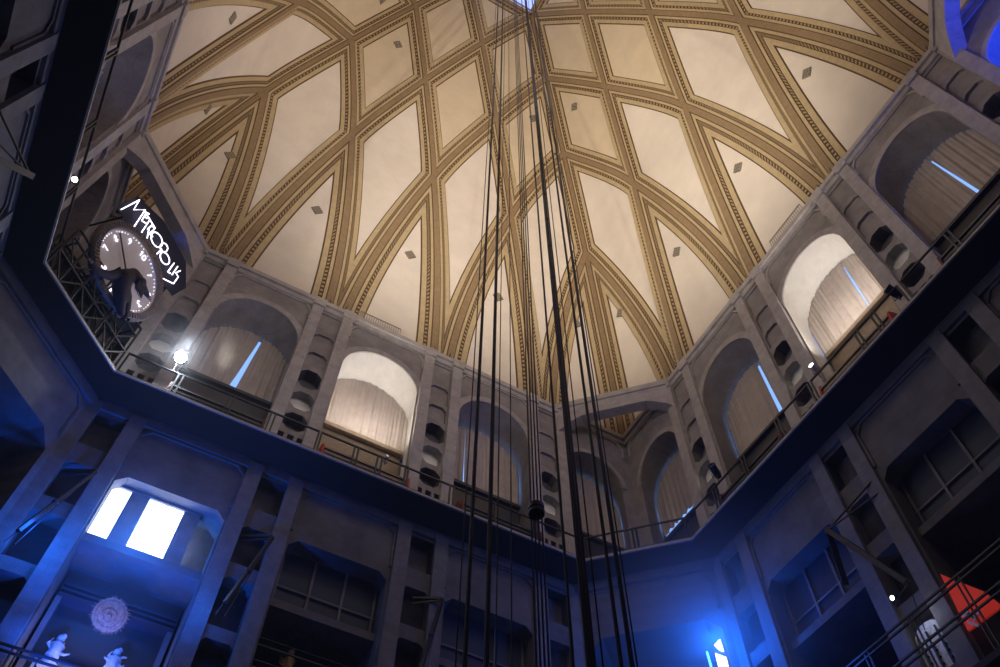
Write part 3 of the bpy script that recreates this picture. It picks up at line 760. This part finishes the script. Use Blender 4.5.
CB = [((476, 440), .032, 'left thick one of the pair of black cables before the left-hand wall'), ((491.5, 460), .036, 'right thick one of the pair of black cables before the left-hand wall'),
      ((558, 470), .022, 'single black cable just left of the thick central bundle'), ((591, 440), .026, 'inner cable of the pair right of the thick central bundle'),
      ((599, 440), .03, 'outer cable of the pair right of the thick central bundle')]
for (p, r, lb) in CB: cable(*azp(*p, 8.7), r, lb)
CL = thing('cable_cluster', (*azp(536, 510, 9.3), -1.5), 'group of four thin parallel cables held by a dark collar near the rail', 'cable')
for i, px in enumerate((531, 534.5, 538, 541.5)):
    b = MB(); b.tube([(*azp(px, 510, 9.3), -1.5), (*azp(px, 510, 9.3), 67.9)], .016, 6); b.build('cable_strand', 'cable', CL)
q = azp(536.3, 510, 9.3); rr = onplane(536.3, 509, (0, 1, 0), q[1]); b = MB(); b.lathe((q[0], q[1], rr.z - .12), (0, 0, 1), [(0, 0), (.13, 0), (.13, .07), (.1, .09), (.13, .11), (.13, .19), (0, .19)], 16); b.build('collar', 'black', CL)
for i, (p, rad) in enumerate((((470, 430), 8.2), ((499, 430), 8.9), ((603, 470), 8.6), ((612, 500), 8.5), ((510, 300), 9.2))):
    cable(*azp(*p, rad), .011, ['hair-thin cable left of the black cable pair', 'hair-thin cable right of the black cable pair', 'thin cable just right of the outer cable pair', 'rightmost thin cable of the lift shaft', 'thin grey cable between the black pair and the four-cable group'][i])

# ------------------------------------------------------------------ things in the lower bays
# lit frosted windows high in the left bay
wd = MB(); T = WT(0)
for (a, c) in ((-6.72, -6.22), (-5.68, -4.68)):
    wd.add([T(a, .42, 16.0), T(c, .42, 16.0), T(c, .42, 17.92), T(a, .42, 17.92)], [(0, 1, 2, 3)], 0)
w = wd.build('window_20', 'panelglow'); setp(w, kind='structure')
b = MB(); b.box(T, (-6.2, .36, 15.98), (-5.7, .5, 18.0)); b.box(T, (-4.66, .36, 15.98), (-4.2, .5, 18.0)); b.box(T, (-4.2, .9, 15.98), (-3.55, 1.0, 18.0))
b.box(T, (-6.75, .3, 15.9), (-3.55, .6, 16.0)); b.box(T, (-6.76, .34, 17.9), (-4.2, .6, 18.0))
b.build('window_frame', 'stone_dark', w)
b = MB()
for x in (-5.18,): b.box(T, (x - .01, .405, 16.0), (x + .01, .42, 17.92))
b.build('glazing_bar', 'ivory', w)
# glazed band of the other bays
for k, c, nn in ((0, 0, 21), (0, 5.15, 22), (1, -5.15, 23), (1, 0, 24)):
    T = WT(k); b = MB(); b.box(T, (c - 1.6, .62, 15.98), (c + 1.6, .68, 18.02)); w = b.build('window_%d' % nn, 'glassblue'); setp(w, kind='structure')
    b = MB()
    for x in (-1.5, -.5, .5, 1.5): b.bar(T(c + x, .58, 15.98), T(c + x, .58, 18.0), .08)
    b.bar(T(c - 1.6, .58, 16.7), T(c + 1.6, .58, 16.7), .06); b.build('window_frame', 'stone_dark', w)
# left bay installation: carved doors with a copper rosette
T = WT(0); c = -5.15; o = thing('carved_portal', T(c, 1.3, 6.0), 'dark blue-lit portal with shelves and ledges in the bay under the white windows', 'portal')
b = MB(); b.box(T, (c - 1.55, 1.5, 6), (c + 1.55, 1.62, 15.7)); b.build('back_board', 'casedark', o)
for i, zz in enumerate((15.0, 14.8, 14.6)):
    b = MB(); b.box(T, (c - 1.5, 1.2 - i * .06, zz), (c + 1.5, 1.5, zz + .07)); b.build('ledge', 'glassblue', o)
for sg_ in (-1, 1):
    b = MB(); b.box(T, (c + sg_ * 1.45 - .07, 1.15, 6), (c + sg_ * 1.45 + .07, 1.5, 14.6)); b.build('jamb', 'stone_dark', o)
b = MB(); b.box(T, (c - 1.4, 1.3, 12.9), (c + 1.4, 1.5, 13.05)); b.build('crossbeam', 'stone_dark', o)
for x in (-1.2, -.08, .08, 1.2):
    b = MB(); b.box(T, (c + x - .035, 1.25, 7), (c + x + .035, 1.32, 12.9)); b.build('frame_bar', 'ivory', o)
rc = onplane(110, 615, (0, 1, 0), H + .75)
o = thing('rosette', rc, 'round coppery rosette with concentric rings and a frayed edge under the white windows', 'rosette')
b = MB(); n = 72; N3 = Vector((-.1, -.65, -.75)).normalized(); E1 = N3.orthogonal().normalized(); E2 = N3.cross(E1)
prof = [(0, .16), (.05, .16), (.07, .1), (.12, .1), (.14, .13), (.18, .13), (.2, .08), (.27, .08), (.29, .11), (.34, .1), (.38, .04), (.42, .03)]
b.lathe(rc, N3, prof, 48); b.build('disc', 'disc', o, smooth=False)
b = MB()
for i in range(64):
    a = 2 * PI * i / 64 + random.uniform(-.03, .03); e = E1 * math.cos(a) + E2 * math.sin(a); b.tube([rc + e * .38, rc + e * random.uniform(.43, .52) + N3 * .05], [.014, .004], 5)
b.build('fringe', 'disc', o)
def carving(px, py, d, hgt, label, mt, seed):
    random.seed(seed); p = onplane(px, py, (0, 1, 0), H + d); o = thing('carved_figure', p - Vector((0, 0, hgt * .5)), label, 'sculpture')
    b = MB(); b.lathe(p - Vector((0, 0, hgt * .5)), (0, 0, 1), [(0, 0), (.22, 0), (.22, .08), (.12, .12), (.15, .2), (.1, .26)], 16); b.build('base', mt, o)
    b = MB(); b.lathe(p - Vector((0, 0, hgt * .28)), (0, 0, 1), [(.08, 0), (.17, .1), (.13, .22), (.19, .38), (.06, .48), (.07, .52)], 14)
    for i in range(10):
        a = random.uniform(0, 2 * PI); r = random.uniform(.1, .28); q = p + Vector((math.cos(a) * r, -.05, random.uniform(-.2, .25)))
        b.tube([p + Vector((0, 0, random.uniform(-.1, .15))), q, q + Vector((random.uniform(-.1, .1), 0, random.uniform(0, .14)))], [.05, .035, .02], 6)
    b.build('torso', mt, o, smooth=True)
    b = MB(); b.ball(p + Vector((0, 0, hgt * .32)), (.1, .1, .13)); b.ball(p + Vector((.04, 0, hgt * .32 + .1)), .07); b.build('head', mt, o, smooth=True)
carving(55, 650, 1.1, .95, 'white ornate carved figure at the bottom left, left of its twin', 'ivory', 3)
carving(112, 664, 1.1, .95, 'white ornate carved figure below the coppery rosette', 'ivory', 5)
carving(288, 664, 1.1, 1.0, 'amber carved figure at the bottom edge of the central left-hand bay', 'amber', 9)
for k, c, lb in ((0, 0, 'dark shelving with thin metal rails low in the central bay of the left-hand wall'), (0, 5.15, 'dark shelving behind the cable pair in the bay next to the far corner')):
    T = WT(k); o = thing('shelving', T(c, 1.0, 6), lb, 'shelving')
    for zz in (12.6, 13.4, 14.2, 14.9):
        b = MB(); b.box(T, (c - 1.5, .9, zz), (c + 1.5, 1.6, zz + .05)); b.build('shelf', 'casedark', o)
        b = MB(); b.bar(T(c - 1.5, .85, zz + .2), T(c + 1.5, .85, zz + .2), .025); b.build('guard_rail', 'cable', o)
    for x in (-1.5, 1.5):
        b = MB(); b.box(T, (c + x - .05, .9, 6), (c + x + .05, 1.6, 15)); b.build('side_panel', 'casedark', o)

# hinged screen booms fixed in the lower recesses
def boom(k, s, z, ds, label, L=3.0, out=-.9):
    T = WT(k); o = thing('screen_boom', T(s, -.14, z), label, 'boom')
    b = MB(); b.bar(T(s - .35 * ds, .1, z + .12), T(s + .45 * ds, out * .35, z + .12), .07); b.bar(T(s - .35 * ds, .1, z - .1), T(s + .45 * ds, out * .35, z + .05), .05); b.build('bracket', 'black', o)
    tip = T(s + .45 * ds, out * .35, z + .08); end = T(s - .25 * ds, out, z - L)
    b = MB(); b.bar(tip, end, .11, .09); b.build('boom_arm', 'black', o)
    for e in (.10, -.12):
        b = MB(); b.tube([tip + Vector((0, 0, .05)), end + T(e, 0, 0) - T(0, 0, 0) + Vector((0, 0, -.4))], .016, 6); b.build('cable', 'cable', o)
    b = MB(); mid = tip.lerp(end, .55); b.ball(mid, .09); b.build('pulley', 'cable', o)
boom(0, -7.72, 17.4, 1, 'blue-lit folded screen boom with cables at the lower left edge')
boom(0, -2.586, 17.4, 1, 'slender screen boom between the white windows and the central bay')
boom(0, 2.9, 17.45, 1, 'thick black screen boom left of the cable pair')
T = WT(1)
o = thing('screen_boom', T(-3.7, 0, 17.6), 'long black diagonal boom with stay cables on the right-hand wall', 'boom')
p0 = onplane(828, 530, (1, 0, 0), 11.3); p1 = onplane(908, 583, (1, 0, 0), 11.3); b = MB(); b.bar(p0, p1, .2, .14); b.build('boom_arm', 'black', o)
p2 = onplane(873, 480, (1, 0, 0), 11.9); p3 = onplane(880, 492, (1, 0, 0), 11.9)
b = MB(); b.tube([p0, p2], .03, 6); b.tube([p0, p3], .025, 6); b.build('stay_cable', 'black', o)
p4 = onplane(846, 585, (1, 0, 0), 11.6); b = MB(); b.bar(p0, p4, .16, .06); b.build('banner_pole', 'black', o)
b = MB(); b.tube([p1, onplane(893, 605, (1, 0, 0), 11.5)], .015, 6); b.tube([p1, onplane(925, 630, (1, 0, 0), 11.5)], .012, 6); b.build('hanging_wire', 'black', o)
o = thing('screen_boom', WT(2)(5.5, 0, 18.5), 'black boom with stay cables against the far left wall', 'boom')
b = MB(); a0 = onplane(30, 175, (1, 0, 0), -11.2); a1 = onplane(-20, 150, (1, 0, 0), -11.2); b.bar(a0, a1, .2, .15); b.build('boom_arm', 'black', o)
b = MB(); b.tube([a0, onplane(0, 112, (1, 0, 0), -11.8)], .03, 6); b.tube([a0, onplane(-10, 135, (1, 0, 0), -11.8)], .025, 6); b.build('stay_cable', 'black', o)

# lower walkway with double handrails along the walls
def PX(x): return lambda px, py: onplane(px, py, (1, 0, 0), x)
for k, lb in ((1, 'dark lower walkway with double handrails at the lower right'), (0, 'dark lower walkway with double handrails crossing the bottom left corner')):
    T = WT(k); o = thing('walkway', T(0, -.55, 11.15), lb, 'walkway'); dz = 0 if k else -1.6
    b = MB(); b.box(T, (-8.2, -1.02, 11.1 + dz), (8.2, -.16, 11.25 + dz)); b.build('deck', 'void', o)
    for z in (13.14, 13.0, 12.36, 12.2):
        b = MB(); b.bar(T(-8.2, -1, z + dz), T(8.2, -1, z + dz), .05, .045); b.build('handrail', 'black', o)
    for i in range(12):
        for e in (-.06, .06):
            x = -8.1 + 16.2 * i / 11 + e; b = MB(); b.bar(T(x, -1, 11.2 + dz), T(x, -1, 13.1 + dz), .035); b.build('post', 'black', o)
# arched white-lit niche and red panel behind the ramp
T = WT(1); o = thing('lit_alcove', T(-2.585, .4, 12.3), 'white-lit arched alcove with dark uprights behind the walkway rails', 'alcove')
b = MB(); poly = [(-3.0, 12.32), (-2.17, 12.32), (-2.17, 13.3)] + [(-2.585 + .41 * math.cos(PI * i / 12), 13.3 + .3 * math.sin(PI * i / 12)) for i in range(1, 12)] + [(-3.0, 13.3)]
n = len(poly); vs = [T(p[0], .10, p[1]) for p in poly] + [T(p[0], .04, p[1]) for p in poly]
b.add(vs, [tuple(range(n)), tuple(range(n, 2 * n))[::-1]] + [(i, (i + 1) % n, n + (i + 1) % n, n + i) for i in range(n)]); b.build('back_panel', 'ivory', o)
for x in (-2.88, -2.6, -2.32):
    b = MB(); b.bar(T(x, .0, 12.32), T(x, .0, 13.35), .04)
    for i in range(5): b.ball(T(x + .04, .0, 12.45 + i * .18), .035)
    b.build('upright', 'black', o)
q = [(942, 575), (985, 592), (1004, 607), (970, 632)]
b = MB(); vs = [onplane(x, y, (1, 0, 0), 11.86) for x, y in q] + [onplane(x, y, (1, 0, 0), 11.86) + Vector((-.06, 0, 0)) for x, y in q]; b.hexa(vs)
o = thing('red_screen', onplane(975, 605, (1, 0, 0), 11.86), 'glowing red slanted screen at the lower right edge', 'screen'); b.build('screen_panel', 'redscreen', o)
b = MB(); 
for (x0, y0, x1, y1) in ((966, 611, 976, 621), (972, 618, 981, 612), (968, 622, 979, 626), (962, 616, 972, 613)): b.bar(onplane(x0, y0, (1, 0, 0), 11.78), onplane(x1, y1, (1, 0, 0), 11.78), .06, .03, up=Vector((1, 0, 0)))
b.build('white_mark', 'ivory', o)

def puff(c, r, dens, label):      # lit smoke, densest in the middle
    b = MB(); b.ball((0, 0, 0), 1, 0, 20); o = b.build('smoke', 'void'); o.location = c; o.scale = (r, r, r)
    m = bpy.data.materials.new('lit_smoke'); m.use_nodes = True; nt = m.node_tree; nt.nodes.remove(nt.nodes['Principled BSDF'])
    v = nt.nodes.new('ShaderNodeVolumeScatter'); tc = nt.nodes.new('ShaderNodeTexCoord'); g = nt.nodes.new('ShaderNodeTexGradient'); g.gradient_type = 'QUADRATIC_SPHERE'
    mu = nt.nodes.new('ShaderNodeMath'); mu.operation = 'MULTIPLY'; mu.inputs[1].default_value = dens
    nt.links.new(tc.outputs['Object'], g.inputs['Vector']); nt.links.new(g.outputs['Fac'], mu.inputs[0]); nt.links.new(mu.outputs[0], v.inputs['Density'])
    nt.links.new(v.outputs[0], nt.nodes['Material Output'].inputs['Volume']); o.data.materials[0] = m
    setp(o, label, 'smoke', None, 'stuff')

# thin theatrical haze filling the lower hall
b = MB(); vs = []
for z in (-1.3, 20.2): vs += [(x, y, z) for x, y in ((-8.3, 11.8), (8.3, 11.8), (11.8, 8.3), (11.8, -8.3), (8.3, -11.8), (-8.3, -11.8), (-11.8, -8.3), (-11.8, 8.3))]
b.add(vs, [tuple(range(8)), tuple(range(8, 16))] + [(i, (i + 1) % 8, 8 + (i + 1) % 8, 8 + i) for i in range(8)])
hm = bpy.data.materials.new('thin_haze'); hm.use_nodes = True; nt = hm.node_tree; nt.nodes.remove(nt.nodes['Principled BSDF'])
vsn = nt.nodes.new('ShaderNodeVolumeScatter'); vsn.inputs['Density'].default_value = .0016; vsn.inputs['Color'].default_value = (.9, .93, 1, 1); vsn.inputs['Anisotropy'].default_value = .2
nt.links.new(vsn.outputs[0], nt.nodes['Material Output'].inputs['Volume']); M['haze'] = hm
hz = b.build('haze', 'haze'); setp(hz, 'thin bluish stage haze hanging in the lower hall below the gallery', 'haze', None, 'stuff')

# lit doorway low in the far corner and cyan tube
NC = Vector((1, 1, 0)).normalized(); 
def pc(px, py, d): D = ray(px, py); return CAM + D * ((d * math.sqrt(2) - (CAM.x + CAM.y)) / (D.x + D.y))
dC = 20.4 / math.sqrt(2) + .35
b = MB()
for q in ([(714, 645), (720, 639), (724, 652), (719, 650)], [(715, 653), (726, 657), (729, 669), (719, 669)]): b.add([pc(x, y, dC) for x, y in q], [(0, 1, 2, 3)])
w = b.build('window_25', 'panelglow'); setp(w, kind='structure')
b = MB(); b.tube([pc(707, 652, dC - .1), pc(712, 670, dC - .1)], .03, 8); o = b.build('tube_light', 'cyan'); setp(o, 'thin cyan tube light left of the white corner window at the bottom', 'light')

puff(BL + Vector((0, -.3, 0)), 1.9, .10, 'faint glow of smoke around the blinding spotlight')  # smoke ball added to stand for the flare around the lamp
puff(pc(708, 636, 13.4), 5.4, .20, 'blue-lit smoke glowing around the white window low in the far corner')
puff(onplane(135, 560, (0, 1, 0), 11.6), 3.0, .10, 'blue-lit smoke below the white windows of the left bay')

# ------------------------------------------------------------------ lamps in view
spot(BL, CAM + Vector((0, 0, 1)), 'blinding white spotlight on the rail of the left-hand gallery', r=.21, L=.45, glass='bulb', post=.45)
S2 = Vector((-10.85, 5.54, 20.95)); spot(S2, CAM, 'small white lamp on the slab edge of the far left gallery', r=.085, L=.2, glass='bulbs', post=.0)
spot(onplane(812, 366, (1, 0, 0), 10.98), (0, 0, 24), 'white spotlight on the rail left of the bright right-hand arch', r=.1, L=.3, matb='ivory', post=.3)
spot(onplane(712, 466, (1, 0, 0), 10.9), (2, 2, 26), 'dark twin-headed projector on the rail near the far corner', r=.13, L=.5, post=.3, glass='glassblue')
spot(onplane(893, 598, (1, 0, 0), 11.6), (6, 3, 12), 'small spotlight hanging left of the white-lit alcove', r=.07, L=.2, post=0)
spot(onplane(888, 289, (1, 0, 0), 10.98), (0, 0, 30), 'black louvred floodlight on the rail right of the bright arch', r=.14, L=.45, post=.2, glass='glassblue')
spot(onplane(387, 457, (0, 1, 0), 11.3), (2, 6, 26), 'small white projector on the case under the bright left-hand arch', r=.07, L=.22, matb='ivory', post=.1)
# low guard grilles on the cornice
for k, s, lb in ((0, -.55, 'low tan guard grille on the cornice above the bright left-hand arch'), (1, 0.2, 'low guard grille on the cornice above the bright right-hand arch')):
    T = WT(k); o = thing('guard_grille', T(s, -.12, CZ), lb, 'grille')
    b = MB(); w_ = .95
    for zz in (.02, .55): b.bar(T(s - w_, -.12, CZ + zz), T(s + w_, -.12, CZ + zz), .04)
    b.build('frame', 'pinkstone', o)
    for i in range(19): b = MB(); x = s - w_ + 2 * w_ * i / 18; b.bar(T(x, -.12, CZ), T(x, -.12, CZ + .55), .022); b.build('bar', 'pinkstone', o)

# ------------------------------------------------------------------ lights
def area(loc, tgt, sx, sy, col, p, spread=None):
    d = bpy.data.lights.new('area', 'AREA'); d.shape = 'RECTANGLE'; d.size = sx; d.size_y = sy; d.color = col; d.energy = p
    if spread: d.spread = spread
    o = bpy.data.objects.new('light_area', d); COL.objects.link(o); o.location = loc; o.rotation_euler = (Vector(tgt) - Vector(loc)).to_track_quat('-Z', 'Y').to_euler(); return o
def point(loc, col, p, r=.1):
    d = bpy.data.lights.new('point', 'POINT'); d.color = col; d.energy = p; d.shadow_soft_size = r
    o = bpy.data.objects.new('light_point', d); COL.objects.link(o); o.location = loc; return o
def spotl(loc, tgt, col, p, ang, blend=.6, r=.15):
    d = bpy.data.lights.new('spot', 'SPOT'); d.color = col; d.energy = p; d.spot_size = math.radians(ang); d.spot_blend = blend; d.shadow_soft_size = r
    o = bpy.data.objects.new('light_spot', d); COL.objects.link(o); o.location = loc; o.rotation_euler = (Vector(tgt) - Vector(loc)).to_track_quat('-Z', 'Y').to_euler(); return o
WARM = (1, .90, .78)
for k in range(4):   # floodlights on the gallery throw across to the opposite face of the dome
    T = WT(k); Top = WT({0: 3, 1: 2, 2: 1, 3: 0}[k])
    for s in (-5.5, 5.5):
        sh = {0: 0, 1: 0, 2: -2.6, 3: 2.6}[k]
        spotl(T(s, -1.3, 22.3), Top(-s * .35 + sh, -2.6, 45.5), WARM, {0: 6500, 1: 3800, 2: 9800, 3: 10600}[k], 68, 1, .25)
for k in (0, 1):      # lit arches
    T = WT(k)
    area(T(0, .12, 24.2), T(0, .5, 29), 2.8, .2, (1, .92, .85), 68, math.radians(110))
    point(T(0, -.2, 25.4), (1, .93, .88), 15, .5)
for k in range(3):    # dim glow in the small hexagonal recesses
    for s in (-7.72, -2.586, 2.586, 7.72): point(WT(k)(s, .1, 23.95), (1, .94, .88), 1.3, .05)
for p, e in (((4, 4, 27.5), 200), ((4, -4, 27.5), 260), ((-3, 4, 27.5), 260)): point(p, (1, .88, .81), e, 1.0)  # fill points added in mid-air to brighten the gallery, no fixtures there
# blue stage wash
BLUE = (.03, .16, 1)
spotl((-5.6, 10.2, 10.0), (-5.6, 12.6, 17), (.008, .11, 1), 3600, 80, 1, .2)
point(WT(0)(-5.3, .9, 16.9), (.02, .25, 1), 120, .2)
point(WT(0)(-5.6, -.7, 16.0), (.01, .18, 1), 140, .3)
point(pc(716, 640, dC - 1.6), (.006, .13, 1), 460, .3)
point((10.2, 4.5, 13.5), (.02, .13, 1), 60, .3)
point((11.6, -11.3, 26.5), (.02, .06, 1), 480, .3); point((12.9, -10.0, 25.5), (.02, .06, 1), 300, .3)
point(BL + Vector((.1, -.5, .1)), (.75, .83, 1), 75, .1)
point(WT(0)(-5.3, .35, 11.6), (1, .9, .85), 60, .2)
point(WT(0)(-7.6, -.9, 14.8), (.008, .15, 1), 130, .3); point(WT(0)(-3.4, -.9, 14.5), (.008, .15, 1), 45, .3)
point((11.55, 2.3, 13.5), (.85, .88, 1), 4, .05)
for p, e in (((1, 5, 8), 20), ((7, 0, 8), 26)): point(p, (.66, .6, .85), e, 1.5)  # added fill for the lower hall, hung in mid-air without lamps
w_ = bpy.data.worlds.new('world'); sc.world = w_; w_.use_nodes = True; w_.node_tree.nodes['Background'].inputs[0].default_value = (.02, .03, .06, 1); w_.node_tree.nodes['Background'].inputs[1].default_value = .3

sc.view_settings.view_transform = 'Standard'; sc.view_settings.look = 'None'; sc.view_settings.gamma = 1; sc.view_settings.exposure = 0
sc.view_settings.use_curve_mapping = False
sc.cycles.use_denoising = True
sc.cycles.max_bounces = 6; sc.cycles.diffuse_bounces = 3; sc.cycles.volume_bounces = 0
sc.cycles.sample_clamp_indirect = 5
